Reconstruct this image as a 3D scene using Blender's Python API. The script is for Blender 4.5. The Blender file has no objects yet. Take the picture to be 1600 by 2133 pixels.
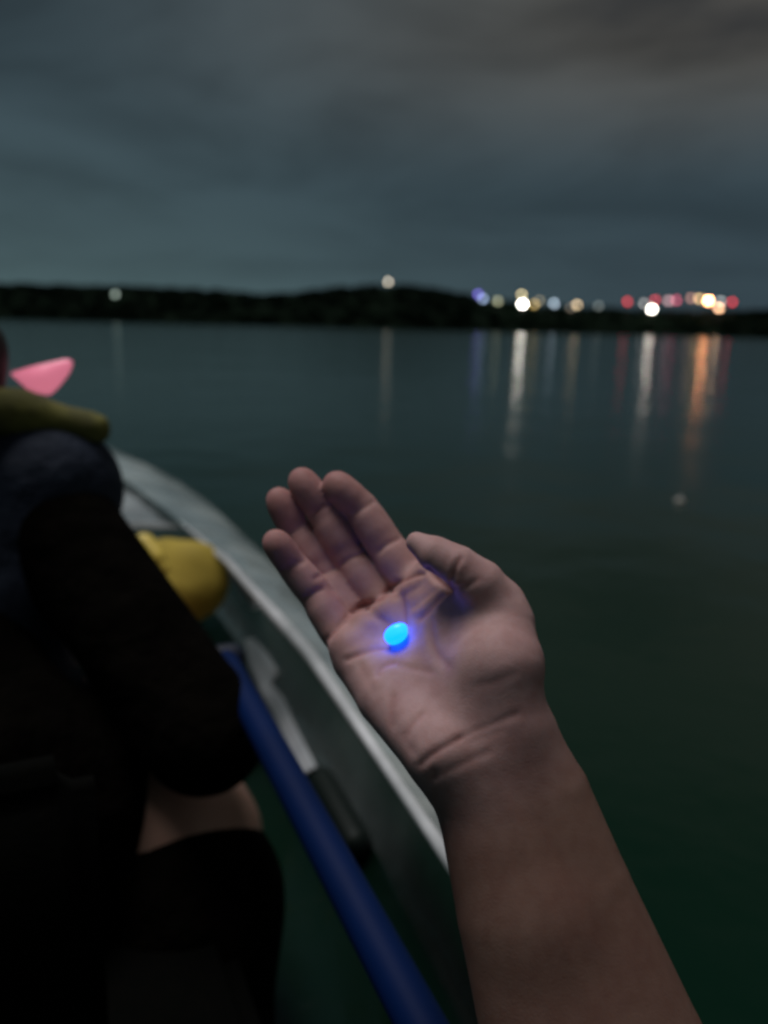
import bpy, bmesh, math, random
import numpy as np
from mathutils import Vector, Matrix
from mathutils.bvhtree import BVHTree

random.seed(7)
rng = np.random.default_rng(7)
R = math.radians
scene = bpy.context.scene
COL = scene.collection

# ------------------------------------------------------------------ camera
CAM_H = 0.66
PITCH, ROLL = R(13.62), R(1.45)
FPX, CX, CY = 1600.0, 800.0, 1066.5          # focal length and centre in photograph pixels
cam_d = bpy.data.cameras.new('camera')
cam_d.sensor_fit = 'HORIZONTAL'; cam_d.sensor_width = 36.0; cam_d.lens = 36.0
cam_d.clip_start = 0.02; cam_d.clip_end = 12000.0
cam_d.dof.use_dof = True
cam_d.dof.focus_distance = 0.298
cam_d.dof.aperture_fstop = 7.3
cam = bpy.data.objects.new('camera', cam_d); COL.objects.link(cam)
cam.matrix_world = Matrix.Translation((0, 0, CAM_H)) @ Matrix.Rotation(R(90) - PITCH, 4, 'X') @ Matrix.Rotation(ROLL, 4, 'Z')
scene.camera = cam
CAMM = cam.matrix_world.copy()
CAM3 = np.array(CAMM.to_3x3()); CAMO = np.array(CAMM.translation)

# ------------------------------------------------------------------ world: overcast night sky
SKY_OFF = (-8.28, 11.03, 3.728)                     # which stretch of the cloud field is overhead
SUN_EL, SUN_AZ = R(74), R(-62)               # azimuth measured from +Y towards +X
world = bpy.data.worlds.new('World'); scene.world = world; world.use_nodes = True
def build_world():
    nt = world.node_tree; nt.nodes.clear(); N = nt.nodes.new; L = nt.links.new
    def mth(op, a, b=None, c=None, clamp=False):
        n = N('ShaderNodeMath'); n.operation = op; n.use_clamp = clamp
        for i, v in enumerate((a, b, c)):
            if v is None: continue
            if isinstance(v, (int, float)): n.inputs[i].default_value = v
            else: L(v, n.inputs[i])
        return n.outputs[0]
    def mixc(f, a, b, bt='MIX'):
        n = N('ShaderNodeMix'); n.data_type = 'RGBA'; n.blend_type = bt
        for sock, v in ((n.inputs[0], f), (n.inputs[6], a), (n.inputs[7], b)):
            if isinstance(v, (int, float)): sock.default_value = v
            elif isinstance(v, tuple): sock.default_value = (*v, 1)
            else: L(v, sock)
        return n.outputs[2]
    def noise(vec, scale, detail, rough=.55, dist=0.):
        n = N('ShaderNodeTexNoise'); n.inputs['Scale'].default_value = scale; n.inputs['Detail'].default_value = detail
        n.inputs['Roughness'].default_value = rough; n.inputs['Distortion'].default_value = dist
        L(vec, n.inputs['Vector']); return n.outputs['Fac']
    def smooth(x, a, b):
        n = N('ShaderNodeMapRange'); n.interpolation_type = 'SMOOTHSTEP'
        L(x, n.inputs[0]); n.inputs[1].default_value = a; n.inputs[2].default_value = b
        return n.outputs[0]
    tc = N('ShaderNodeTexCoord'); sep = N('ShaderNodeSeparateXYZ'); L(tc.outputs['Generated'], sep.inputs[0])
    x, y, z = sep.outputs
    za = mth('ADD', mth('MAXIMUM', z, 0.0), 0.16)
    comb = N('ShaderNodeCombineXYZ')
    L(mth('DIVIDE', x, za), comb.inputs[0]); L(mth('DIVIDE', y, za), comb.inputs[1])
    off = N('ShaderNodeVectorMath'); off.operation = 'ADD'; L(comb.outputs[0], off.inputs[0]); off.inputs[1].default_value = SKY_OFF
    P = off.outputs[0]
    n1 = noise(P, 0.50, 5, .50, .3)            # cloud bodies
    n2 = noise(P, 1.15, 5, .48, .4)             # texture in the clouds
    cover = smooth(mth('ADD', mth('MULTIPLY', n1, .72), mth('MULTIPLY', n2, .28)), .27, .43)
    az = mth('ARCTAN2', x, y)                  # 0 straight ahead, + to the right
    warm = mth('MULTIPLY', smooth(az, -.55, .50), smooth(z, .14, .32))
    cover = mth('MAXIMUM', cover, smooth(z, .30, .20))
    # town glow low on the left horizon: a real light dome over the land there
    dome = mth('MULTIPLY', smooth(az, .45, -.5), mth('POWER', mth('SUBTRACT', 1.0, mth('MINIMUM', mth('ABSOLUTE', z), 1.0)), 9.0))
    base = mixc(warm, (.037, .059, .073), (.086, .082, .075))
    base = mixc(mth('MULTIPLY', dome, 1.1, clamp=True), base, (.080, .132, .140))
    lum = mth('ADD', .92, mth('MULTIPLY', mth('SUBTRACT', smooth(n2, .30, .68), .52), mth('ADD', .16, mth('MULTIPLY', smooth(z, .02, .34), .50))))
    bright = N('ShaderNodeVectorMath'); bright.operation = 'SCALE'; L(base, bright.inputs[0]); L(lum, bright.inputs['Scale'])
    sky = N('ShaderNodeTexSky'); sky.sky_type = 'NISHITA'; sky.sun_disc = False
    sky.sun_elevation = SUN_EL; sky.sun_rotation = SUN_AZ
    dim = N('ShaderNodeVectorMath'); dim.operation = 'SCALE'; L(sky.outputs[0], dim.inputs[0]); dim.inputs['Scale'].default_value = .0035
    gap = mixc(.5, dim.outputs[0], (.012, .020, .031))
    col = mixc(cover, gap, bright.outputs[0])
    bg = N('ShaderNodeBackground'); L(col, bg.inputs[0]); bg.inputs[1].default_value = 1.0
    out = N('ShaderNodeOutputWorld'); L(bg.outputs[0], out.inputs[0])
build_world()

# ------------------------------------------------------------------ one soft lamp of the sky
sun_d = bpy.data.lights.new('sun', 'SUN'); sun_d.energy = 1.75; sun_d.angle = R(30); sun_d.color = (1.0, .965, .955)
sun = bpy.data.objects.new('sun', sun_d); COL.objects.link(sun)
sd = Vector((math.cos(SUN_EL) * math.sin(SUN_AZ), math.cos(SUN_EL) * math.cos(SUN_AZ), math.sin(SUN_EL)))
sun.rotation_euler = sd.to_track_quat('Z', 'Y').to_euler(); sun.location = sd * 30

scene.view_settings.view_transform = 'Standard'; scene.view_settings.look = 'None'
scene.view_settings.exposure = 0.0; scene.view_settings.gamma = 1.0
scene.render.engine = 'CYCLES'
cy = scene.cycles
cy.use_denoising = True; cy.max_bounces = 8; cy.transparent_max_bounces = 24
cy.sample_clamp_indirect = 6.0; cy.filter_width = 2.4
cy.caustics_reflective = False; cy.caustics_refractive = False

# ------------------------------------------------------------------ helpers
def tag(o, label=None, cat=None, group=None, kind=None):
    for k, v in (('label', label), ('category', cat), ('group', group), ('kind', kind)):
        if v: o[k] = v
    return o
def link(name, me, mat=None, parent=None, smooth=True):
    o = bpy.data.objects.new(name, me); COL.objects.link(o)
    if mat is not None and not me.materials: me.materials.append(mat)
    if smooth and len(me.polygons): me.polygons.foreach_set('use_smooth', [True] * len(me.polygons))
    if parent is not None:
        o.parent = parent; o.matrix_parent_inverse = parent.matrix_world.inverted()
    return o
def mesh(name, verts, faces):
    me = bpy.data.meshes.new(name); me.from_pydata([tuple(map(float, v)) for v in verts], [], faces); me.update(); return me
def empty(name, loc):
    o = bpy.data.objects.new(name, None); COL.objects.link(o); o.location = loc; o.empty_display_size = .1
    o.matrix_world = Matrix.Translation(loc); return o
def P(u, v, d):
    """World point seen at photograph pixel (u, v) at depth d along the optical axis."""
    c = np.array([(u - CX) / FPX * d, -(v - CY) / FPX * d, -d])
    return CAM3 @ c + CAMO
def Pc(u, v, d): return np.array([(u - CX) / FPX * d, -(v - CY) / FPX * d, -d])
def tube(path, radii, seg=16, caps=True):
    path = [Vector(map(float, p)) for p in path]
    if isinstance(radii, (int, float)): radii = [radii] * len(path)
    vs, fs = [], []; up = None
    for i, p in enumerate(path):
        t = (path[min(i + 1, len(path) - 1)] - path[max(i - 1, 0)]).normalized()
        if up is None: up = t.orthogonal().normalized()
        up = (up - t * up.dot(t)).normalized(); s = t.cross(up)
        for k in range(seg):
            a = 2 * math.pi * k / seg
            vs.append(p + (up * math.cos(a) + s * math.sin(a)) * radii[i])
    for i in range(len(path) - 1):
        for k in range(seg):
            a, b = i * seg + k, i * seg + (k + 1) % seg
            fs.append((a, b, b + seg, a + seg))
    if caps:
        fs.append(tuple(reversed(range(seg)))); n = (len(path) - 1) * seg; fs.append(tuple(range(n, n + seg)))
    return vs, fs
def rounded_rod(a, b, r, n=6):
    """A rod with domed ends."""
    a, b = Vector(map(float, a)), Vector(map(float, b)); t = (b - a).normalized(); path, rad = [], []
    for i in range(n): q = (i + .15) / n * math.pi / 2; path.append(a + t * r * (1 - math.sin(q))); rad.append(r * math.sin(q) if 0 else r * math.sqrt(max(0, 1 - (1 - math.sin(q)) ** 2)))
    path = []; rad = []
    for i in range(n + 1):
        q = math.pi / 2 * i / n; path.append(a - t * r * math.cos(q)); rad.append(max(r * math.sin(q), r * .08))
    for i in range(n + 1):
        q = math.pi / 2 * i / n; path.append(b + t * r * math.sin(q)); rad.append(max(r * math.cos(q), r * .08))
    return tube(path, rad, 16)

# ---- materials
def mat(name, color, rough=.6, noise=None, spec=.5, bump=None, sss=0., emit=None, metallic=0., coat=0.):
    m = bpy.data.materials.new(name); m.use_nodes = True; nt = m.node_tree; b = nt.nodes['Principled BSDF']
    b.inputs['Base Color'].default_value = (*color, 1); b.inputs['Roughness'].default_value = rough
    b.inputs['Specular IOR Level'].default_value = spec; b.inputs['Metallic'].default_value = metallic
    b.inputs['Coat Weight'].default_value = coat
    tc = nt.nodes.new('ShaderNodeTexCoord')
    if noise:
        sc, c2, det = noise
        n = nt.nodes.new('ShaderNodeTexNoise'); n.inputs['Scale'].default_value = sc; n.inputs['Detail'].default_value = det
        nt.links.new(tc.outputs['Object'], n.inputs['Vector'])
        r = nt.nodes.new('ShaderNodeMapRange'); r.inputs[1].default_value = .35; r.inputs[2].default_value = .65; nt.links.new(n.outputs['Fac'], r.inputs[0])
        mx = nt.nodes.new('ShaderNodeMix'); mx.data_type = 'RGBA'; mx.inputs[6].default_value = (*color, 1); mx.inputs[7].default_value = (*c2, 1)
        nt.links.new(r.outputs[0], mx.inputs[0]); nt.links.new(mx.outputs[2], b.inputs['Base Color'])
    if bump:
        sc, st, dist = bump
        n = nt.nodes.new('ShaderNodeTexNoise'); n.inputs['Scale'].default_value = sc; n.inputs['Detail'].default_value = 6
        nt.links.new(tc.outputs['Object'], n.inputs['Vector'])
        bp = nt.nodes.new('ShaderNodeBump'); bp.inputs['Strength'].default_value = st; bp.inputs['Distance'].default_value = dist
        nt.links.new(n.outputs['Fac'], bp.inputs['Height']); nt.links.new(bp.outputs[0], b.inputs['Normal'])
    if sss:
        b.inputs['Subsurface Weight'].default_value = sss; b.inputs['Subsurface Radius'].default_value = (1, .35, .2); b.inputs['Subsurface Scale'].default_value = .006
    if emit:
        b.inputs['Emission Color'].default_value = (*emit[0], 1); b.inputs['Emission Strength'].default_value = emit[1]
    return m

def clear_plastic(name, haze, hazecol=(.62, .68, .68), tint=(.80, .90, .87), rough=.16, near_shade=None, gloss=.7):
    """Scuffed clear polycarbonate: see-through, glossy, with a milky haze that varies with the scuffs."""
    m = bpy.data.materials.new(name); m.use_nodes = True; nt = m.node_tree; nt.nodes.clear(); N = nt.nodes.new; L = nt.links.new
    tr = N('ShaderNodeBsdfTransparent'); tr.inputs[0].default_value = (*tint, 1)
    df = N('ShaderNodeBsdfDiffuse'); df.inputs[0].default_value = (*hazecol, 1)
    gl = N('ShaderNodeBsdfGlossy'); gl.inputs['Roughness'].default_value = rough; gl.inputs[0].default_value = (.95, .97, 1, 1)
    fr = N('ShaderNodeFresnel'); fr.inputs[0].default_value = 1.58
    tc = N('ShaderNodeTexCoord'); n = N('ShaderNodeTexNoise'); n.inputs['Scale'].default_value = 5; n.inputs['Detail'].default_value = 8; n.inputs['Roughness'].default_value = .65
    L(tc.outputs['Object'], n.inputs['Vector'])
    mr = N('ShaderNodeMapRange'); L(n.outputs['Fac'], mr.inputs[0]); mr.inputs[1].default_value = .32; mr.inputs[2].default_value = .70
    mr.inputs[3].default_value = haze * .40; mr.inputs[4].default_value = min(1, haze * 1.7)
    bp = N('ShaderNodeBump'); bp.inputs['Strength'].default_value = .6; bp.inputs['Distance'].default_value = .02
    n2 = N('ShaderNodeTexNoise'); n2.inputs['Scale'].default_value = 7; n2.inputs['Detail'].default_value = 3; L(tc.outputs['Object'], n2.inputs['Vector'])
    L(n2.outputs['Fac'], bp.inputs['Height']); L(bp.outputs[0], gl.inputs['Normal']); L(bp.outputs[0], fr.inputs['Normal'])
    fac = mr.outputs[0]
    if near_shade:                                     # haze fades aft: shade on the near wall, put into the plastic
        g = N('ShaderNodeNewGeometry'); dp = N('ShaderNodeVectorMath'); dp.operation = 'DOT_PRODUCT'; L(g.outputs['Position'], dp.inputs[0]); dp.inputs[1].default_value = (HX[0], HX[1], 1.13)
        w = N('ShaderNodeMapRange'); w.interpolation_type = 'SMOOTHSTEP'; L(dp.outputs['Value'], w.inputs[0]); w.inputs[1].default_value, w.inputs[2].default_value = near_shade; w.inputs[3].default_value = .10
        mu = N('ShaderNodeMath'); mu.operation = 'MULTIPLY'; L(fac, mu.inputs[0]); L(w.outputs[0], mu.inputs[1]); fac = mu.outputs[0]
    m1 = N('ShaderNodeMixShader'); L(fac, m1.inputs[0]); L(tr.outputs[0], m1.inputs[1]); L(df.outputs[0], m1.inputs[2])
    m2 = N('ShaderNodeMixShader'); fm = N('ShaderNodeMath'); fm.operation = 'MULTIPLY'; fm.inputs[1].default_value = gloss; L(fr.outputs[0], fm.inputs[0]); L(fm.outputs[0], m2.inputs[0]); L(m1.outputs[0], m2.inputs[1]); L(gl.outputs[0], m2.inputs[2])
    o = N('ShaderNodeOutputMaterial'); L(m2.outputs[0], o.inputs[0])
    return m

# ---- signed distance modelling: rounded cones blended together, meshed with surface nets
class Field:
    def __init__(self, lo, hi, h):
        self.lo = np.array(lo, float); self.h = h
        self.n = np.ceil((np.array(hi, float) - self.lo) / h).astype(int) + 1
        self.ax = [(self.lo[i] + h * np.arange(self.n[i])).astype(np.float32) for i in range(3)]
        self.D = np.full(self.n, .06, np.float32)
    def copy_empty(self):
        f = object.__new__(Field); f.lo, f.h, f.n, f.ax = self.lo, self.h, self.n, self.ax; f.D = np.full(self.n, .06, np.float32); return f
    def cone(self, a, b, r1, r2, k=.004, flat=None):
        a = np.array(a, float); b = np.array(b, float); m = max(r1, r2) + max(k, .004) + 3 * self.h
        lo = np.clip(np.floor((np.minimum(a, b) - m - self.lo) / self.h).astype(int), 0, self.n)
        hi = np.clip(np.ceil((np.maximum(a, b) + m - self.lo) / self.h).astype(int) + 1, 0, self.n)
        if (hi <= lo).any(): return
        X = self.ax[0][lo[0]:hi[0], None, None]; Y = self.ax[1][None, lo[1]:hi[1], None]; Z = self.ax[2][None, None, lo[2]:hi[2]]
        ba = b - a; bb = max(float(ba @ ba), 1e-12)
        t = np.clip(((X - a[0]) * ba[0] + (Y - a[1]) * ba[1] + (Z - a[2]) * ba[2]) / bb, 0, 1)
        dx = X - a[0] - t * ba[0]; dy = Y - a[1] - t * ba[1]; dz = Z - a[2] - t * ba[2]
        if flat is not None:                      # flatten along a direction: (unit vector, factor > 1)
            ax_, fac = flat; q = dx * ax_[0] + dy * ax_[1] + dz * ax_[2]
            d = np.sqrt(np.maximum(dx * dx + dy * dy + dz * dz + q * q * (fac * fac - 1), 0))
        else: d = np.sqrt(dx * dx + dy * dy + dz * dz)
        d = d - (r1 + (r2 - r1) * t)
        S = self.D[lo[0]:hi[0], lo[1]:hi[1], lo[2]:hi[2]]
        S[...] = smin(S, d, k)
    def mesh(self, name):
        return surface_nets(self.D, self.lo, self.h, name)
def smin(a, b, k):
    if k <= 0: return np.minimum(a, b)
    hh = np.maximum(k - np.abs(a - b), 0) / k
    return np.minimum(a, b) - hh * hh * k * .25
def surface_nets(D, lo, h, name=None):
    s = D < 0
    cnt = np.zeros(tuple(np.array(D.shape) - 1), np.int8)
    offs = [(i, j, k) for i in (0, 1) for j in (0, 1) for k in (0, 1)]
    sl = lambda o, n: slice(o, n - 1 + o)
    for i, j, k in offs: cnt += s[sl(i, D.shape[0]), sl(j, D.shape[1]), sl(k, D.shape[2])]
    msk = (cnt > 0) & (cnt < 8); ijk = np.argwhere(msk)
    idx = np.full(cnt.shape, -1, np.int32); idx[msk] = np.arange(len(ijk))
    V = np.stack([D[ijk[:, 0] + o[0], ijk[:, 1] + o[1], ijk[:, 2] + o[2]] for o in offs], 1)
    acc = np.zeros((len(ijk), 3)); num = np.zeros(len(ijk)); O = np.array(offs, float)
    for a in range(8):
        for b in range(a + 1, 8):
            if np.abs(O[a] - O[b]).sum() != 1: continue
            va, vb = V[:, a], V[:, b]; c = (va < 0) != (vb < 0)
            t = np.where(c, va / np.where(c, va - vb, 1), 0)
            acc += np.where(c[:, None], O[a] + t[:, None] * (O[b] - O[a]), 0); num += c
    pos = lo + h * (ijk + acc / num[:, None])
    quads = []
    for ax in range(3):
        o1, o2 = [(1, 2), (2, 0), (0, 1)][ax]
        sh = [slice(None)] * 3; sh2 = [slice(None)] * 3; sh[ax] = slice(0, -1); sh2[ax] = slice(1, None)
        c = s[tuple(sh)] != s[tuple(sh2)]
        e = np.argwhere(c); e = e[(e[:, o1] > 0) & (e[:, o2] > 0) & (e[:, o1] < D.shape[o1] - 1) & (e[:, o2] < D.shape[o2] - 1)]
        inside = s[e[:, 0], e[:, 1], e[:, 2]]
        def g(d1, d2):
            q = e.copy(); q[:, o1] -= d1; q[:, o2] -= d2; return idx[q[:, 0], q[:, 1], q[:, 2]]
        q = np.stack([g(1, 1), g(0, 1), g(0, 0), g(1, 0)], 1)
        q[~inside] = q[~inside][:, ::-1]; quads.append(q)
    q = np.concatenate(quads); q = q[(q >= 0).all(1)]
    return pos, q
def np_mesh(name, pos, quads):
    me = bpy.data.meshes.new(name); me.vertices.add(len(pos)); me.vertices.foreach_set('co', np.asarray(pos, np.float32).ravel())
    n = len(quads); me.loops.add(4 * n); me.loops.foreach_set('vertex_index', quads.astype(np.int32).ravel())
    me.polygons.add(n); me.polygons.foreach_set('loop_start', np.arange(0, 4 * n, 4, dtype=np.int32))
    me.update(calc_edges=True); me.validate(); return me
def vnormals(pos, q):
    fn = np.cross(pos[q[:, 2]] - pos[q[:, 0]], pos[q[:, 3]] - pos[q[:, 1]])
    vn = np.zeros_like(pos)
    for i in range(4): np.add.at(vn, q[:, i], fn)
    return vn / np.maximum(np.linalg.norm(vn, axis=1, keepdims=True), 1e-12)
def relax(pos, q, it=2, f=.5):
    for _ in range(it):
        acc = np.zeros_like(pos); n = np.zeros(len(pos))
        for i in range(4):
            for j in ((i + 1) % 4, (i + 3) % 4): np.add.at(acc, q[:, i], pos[q[:, j]]); np.add.at(n, q[:, i], 1)
        pos = pos + f * (acc / np.maximum(n, 1)[:, None] - pos)
    return pos
def fbm1(x, seed, octaves=5):
    r = np.random.default_rng(seed); out = np.zeros_like(x, float); a, f = 1., 1.
    for _ in range(octaves):
        out += a * np.sin(x * f + r.uniform(0, 6.28)) * np.sin(x * f * .37 + r.uniform(0, 6.28)); a *= .55; f *= 2.1
    return out

# ------------------------------------------------------------------ kayak frame
TH = R(25); HX = np.array([-math.sin(TH), math.cos(TH)]); RX = np.array([math.cos(TH), math.sin(TH)]); LAT0 = -.05
S0, S1 = -1.15, 2.86
def K(s, l, z): p = HX * s + RX * (l + LAT0); return np.array([p[0], p[1], z])
def beam(s):
    a = np.interp(s, [S0, -1.0, -.7, -.3, .2, .8, 1.4, 1.8, 2.08, 2.3, 2.56, 2.75, S1], [.01, .12, .22, .30, .385, .45, .45, .445, .42, .375, .285, .17, .012]); return float(a)
def rimw(s):
    return float(np.interp(s, [S0, -1.0, -.7, -.3, .2, .8, 1.17, 1.6, 2.0, 2.4, 2.7, S1], [.005, .07, .15, .22, .29, .33, .325, .29, .24, .16, .06, .004]))
def keel(s): return -.07 + .20 * max(0, (s - 2.2) / .66) ** 2 + .20 * max(0, (-.75 - s) / .4) ** 2
def rimz(s): return .28 + .04 * max(0, (s - 1.9) / .9) ** 2
def profile(s):
    b, r, k, t = beam(s), rimw(s), keel(s), rimz(s)
    f = [(0, 0), (.35, 0), (.58, .008), (.70, .03), (.80, .075), (.87, .13), (.925, .20), (.965, .30), (.99, .44), (1.0, .58), (.998, .70), (.985, .80), (.955, .88)]
    pts = [(b * x, k + (t - k) * y) for x, y in f]
    x0, z0 = pts[-1]
    for q in (.35, .7): pts.append((x0 + (r - x0) * q, z0 + (t - z0) * (1 - (1 - q) ** 1.7)))
    pts.append((r, t)); return pts
def wl(s):
    p = profile(s)
    if p[0][1] >= 0: return 0.
    for (a, za), (b, zb) in zip(p, p[1:]):
        if za < 0 <= zb: return a + (b - a) * (-za) / (zb - za)
    return 0.

# ------------------------------------------------------------------ sea
def water_mat():
    m = bpy.data.materials.new('sea_water'); m.use_nodes = True; nt = m.node_tree; b = nt.nodes['Principled BSDF']; N = nt.nodes.new; L = nt.links.new
    b.inputs['Base Color'].default_value = (.0002, .0140, .0072, 1); b.inputs['IOR'].default_value = 1.333; b.inputs['Roughness'].default_value = .155
    g = N('ShaderNodeNewGeometry'); mp = N('ShaderNodeMapping'); mp.inputs['Scale'].default_value = (1, 1, 1); L(g.outputs['Position'], mp.inputs[0])
    n1 = N('ShaderNodeTexNoise'); n1.inputs['Scale'].default_value = 2.2; n1.inputs['Detail'].default_value = 4; L(mp.outputs[0], n1.inputs['Vector'])
    n2 = N('ShaderNodeTexNoise'); n2.inputs['Scale'].default_value = .35; n2.inputs['Detail'].default_value = 3; L(mp.outputs[0], n2.inputs['Vector'])
    b1 = N('ShaderNodeBump'); b1.inputs['Strength'].default_value = .35; b1.inputs['Distance'].default_value = .035; L(n1.outputs['Fac'], b1.inputs['Height'])
    b2 = N('ShaderNodeBump'); b2.inputs['Strength'].default_value = .4; b2.inputs['Distance'].default_value = .12; L(n2.outputs['Fac'], b2.inputs['Height']); L(b1.outputs[0], b2.inputs['Normal'])
    L(b2.outputs[0], b.inputs['Normal']); return m
def build_sea():
    ss = list(np.arange(S0 - .1, S1 + .101, .06)); st = .08; a, c = ss[0], ss[-1]; lo, hi = [], []
    while st < 6000: a -= st; lo.append(a); c += st; hi.append(c); st *= 1.32
    ss = lo[::-1] + ss + hi
    qi = [0, .3, .55, .75, .9, 1.0]; ext = [.02]; st = .03
    while st < 6000: ext.append(ext[-1] + st); st *= 1.33
    vs, fs = [], []
    for s in ss:
        w = wl(s) if S0 < s < S1 else 0.; pr = profile(min(max(s, S0), S1)); row = []
        for q in qi:
            l = q * w; z = min(0, np.interp(l, [p[0] for p in pr[:10]], [p[1] for p in pr[:10]]) - .012) if w > 0 and q < 1 else 0.
            row.append((l, z))
        row += [(w + e, 0.) for e in ext]
        full = [(-l, z) for l, z in row[:0:-1]] + row
        vs += [K(s, l, z) for l, z in full]
    m = len(full)
    for i in range(len(ss) - 1):
        for j in range(m - 1): a = i * m + j; fs.append((a, a + m, a + m + 1, a + 1)[::-1])
    o = link('sea', mesh('sea', vs, fs), water_mat()); tag(o, 'dark green calm sea reflecting the cloudy night sky', 'water', kind='structure')
build_sea()

# ------------------------------------------------------------------ far shore: low wooded land
SHORE, RIDGE = 200.0, 226.0
SKY = [(-600, 596), (-200, 592), (0, 589), (100, 590), (300, 596), (480, 603), (545, 613), (600, 608), (700, 596), (780, 587), (850, 590), (930, 606), (1000, 621), (1060, 630), (1130, 638), (1250, 641), (1400, 646), (1500, 644), (1600, 641), (1800, 640), (2300, 646)]
def horizon_v(u): return CY - FPX * math.tan(PITCH) + (u - CX) * math.tan(ROLL)
def ridge_h(u):
    v = float(np.interp(u, [p[0] for p in SKY], [p[1] for p in SKY])); return (horizon_v(u) - v) / FPX * RIDGE / math.cos(PITCH) * .975 + CAM_H
def land_z(x, y):
    """Height of the wooded land at a ground point."""
    u = CX + x / y * FPX * math.cos(PITCH); t = (y - SHORE) / (RIDGE - SHORE)
    h = ridge_h(u)
    f = math.sin(min(max(t, 0), 1) * math.pi / 2) ** .8 if t > 0 else t * .12
    if t > 1: f = max(-.02, 1 - ((t - 1) * .30) ** 2)
    return h * f * .86 - .15
# (u, v, depth offset, colour, strength, radius, label)
W = (1, .93, .82)
LAMPS = [
 (240, 613, 6, (.80, 1, .86), 2.1, .42, 'pale greenish lamp alone on the wooded shore at left'),
 (809, 587, 24, (1, .86, .66), 6, .42, 'warm white lamp alone on top of the wooded hill'),
 (996, 613, 12, (.25, .17, 1), 5.2, .42, 'violet lamp at the left end of the shore lights'),
 (1006, 622, 9, (.50, .66, 1), 5.2, .42, 'pale blue lamp overlapping the violet one'),
 (1037, 627, 8, (.85, .86, .52), 3.2, .42, 'dim olive yellow lamp right of the violet and pale blue pair'),
 (1087, 614, 12, (1, .82, .42), 6.8, .42, 'yellow lamp directly above the brightest white lamp'),
 (1089, 633, 5, (1, .97, .88), 60, .42, 'brightest white lamp under the yellow one, with a long reflection'),
 (1113, 634, 8, (1, .68, .20), 3.8, .42, 'amber lamp just right of the brightest white lamp'),
 (1124, 626, 12, (.8, .66, .40), 1.7, .42, 'faint tan lamp above and right of the amber one'),
 (1154, 632, 7, (.66, .83, 1), 5.2, .42, 'cool bluish white lamp between the amber and peach lamps'),
 (1202, 635, 6, (1, .74, .42), 6.4, .42, 'peach lamp right of the bluish white one'),
 (1189, 641, 9, (.7, .55, .40), 1.2, .42, 'faint brown lamp at the lower left of the peach one'),
 (1247, 637, 10, (.62, .70, .66), 1.4, .42, 'faint grey lamp in the gap before the red lamps'),
 (1307, 628, 7, (1, .03, .05), 4.9, .42, 'red lamp at the left end of the right-hand cluster'),
 (1342, 632, 9, (.86, .82, .80), 2.7, .42, 'dull grey white lamp between the red ones'),
 (1365, 625, 11, (1, .04, .08), 5.2, .42, 'red lamp above the bright white lamp of the right-hand cluster'),
 (1358, 644, 4, (1, .96, .84), 42, .42, 'bright white lamp lowest in the middle of the right-hand cluster'),
 (1393, 626, 8, (1, .58, .62), 4.5, .42, 'pale pink lamp beside a rose one'),
 (1409, 625, 11, (1, .10, .22), 4.5, .42, 'rose lamp just right of the pale pink one'),
 (1440, 621, 10, (1, .46, .36), 3.4, .42, 'dull salmon lamp left of the orange glow'),
 (1457, 622, 8, (1, .66, .28), 7.5, .42, 'amber yellow lamp between the salmon and brightest orange lamps'),
 (1476, 626, 5, (1, .40, .17), 76, .46, 'brightest orange lamp with the long orange reflection'),
 (1501, 627, 10, (.8, .84, .84), 3.4, .42, 'grey white lamp right of the brightest orange one'),
 (1498, 641, 4, (1, .55, .30), 16, .42, 'low orange lamp under the grey white one'),
 (1525, 629, 7, (1, .02, .05), 5.6, .42, 'red lamp at the far right end of the shore lights'),
]
LAMP_AT = [P(u, v, (SHORE + 4 + off) / 1.037) for (u, v, off, *_rest) in LAMPS]
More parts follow.
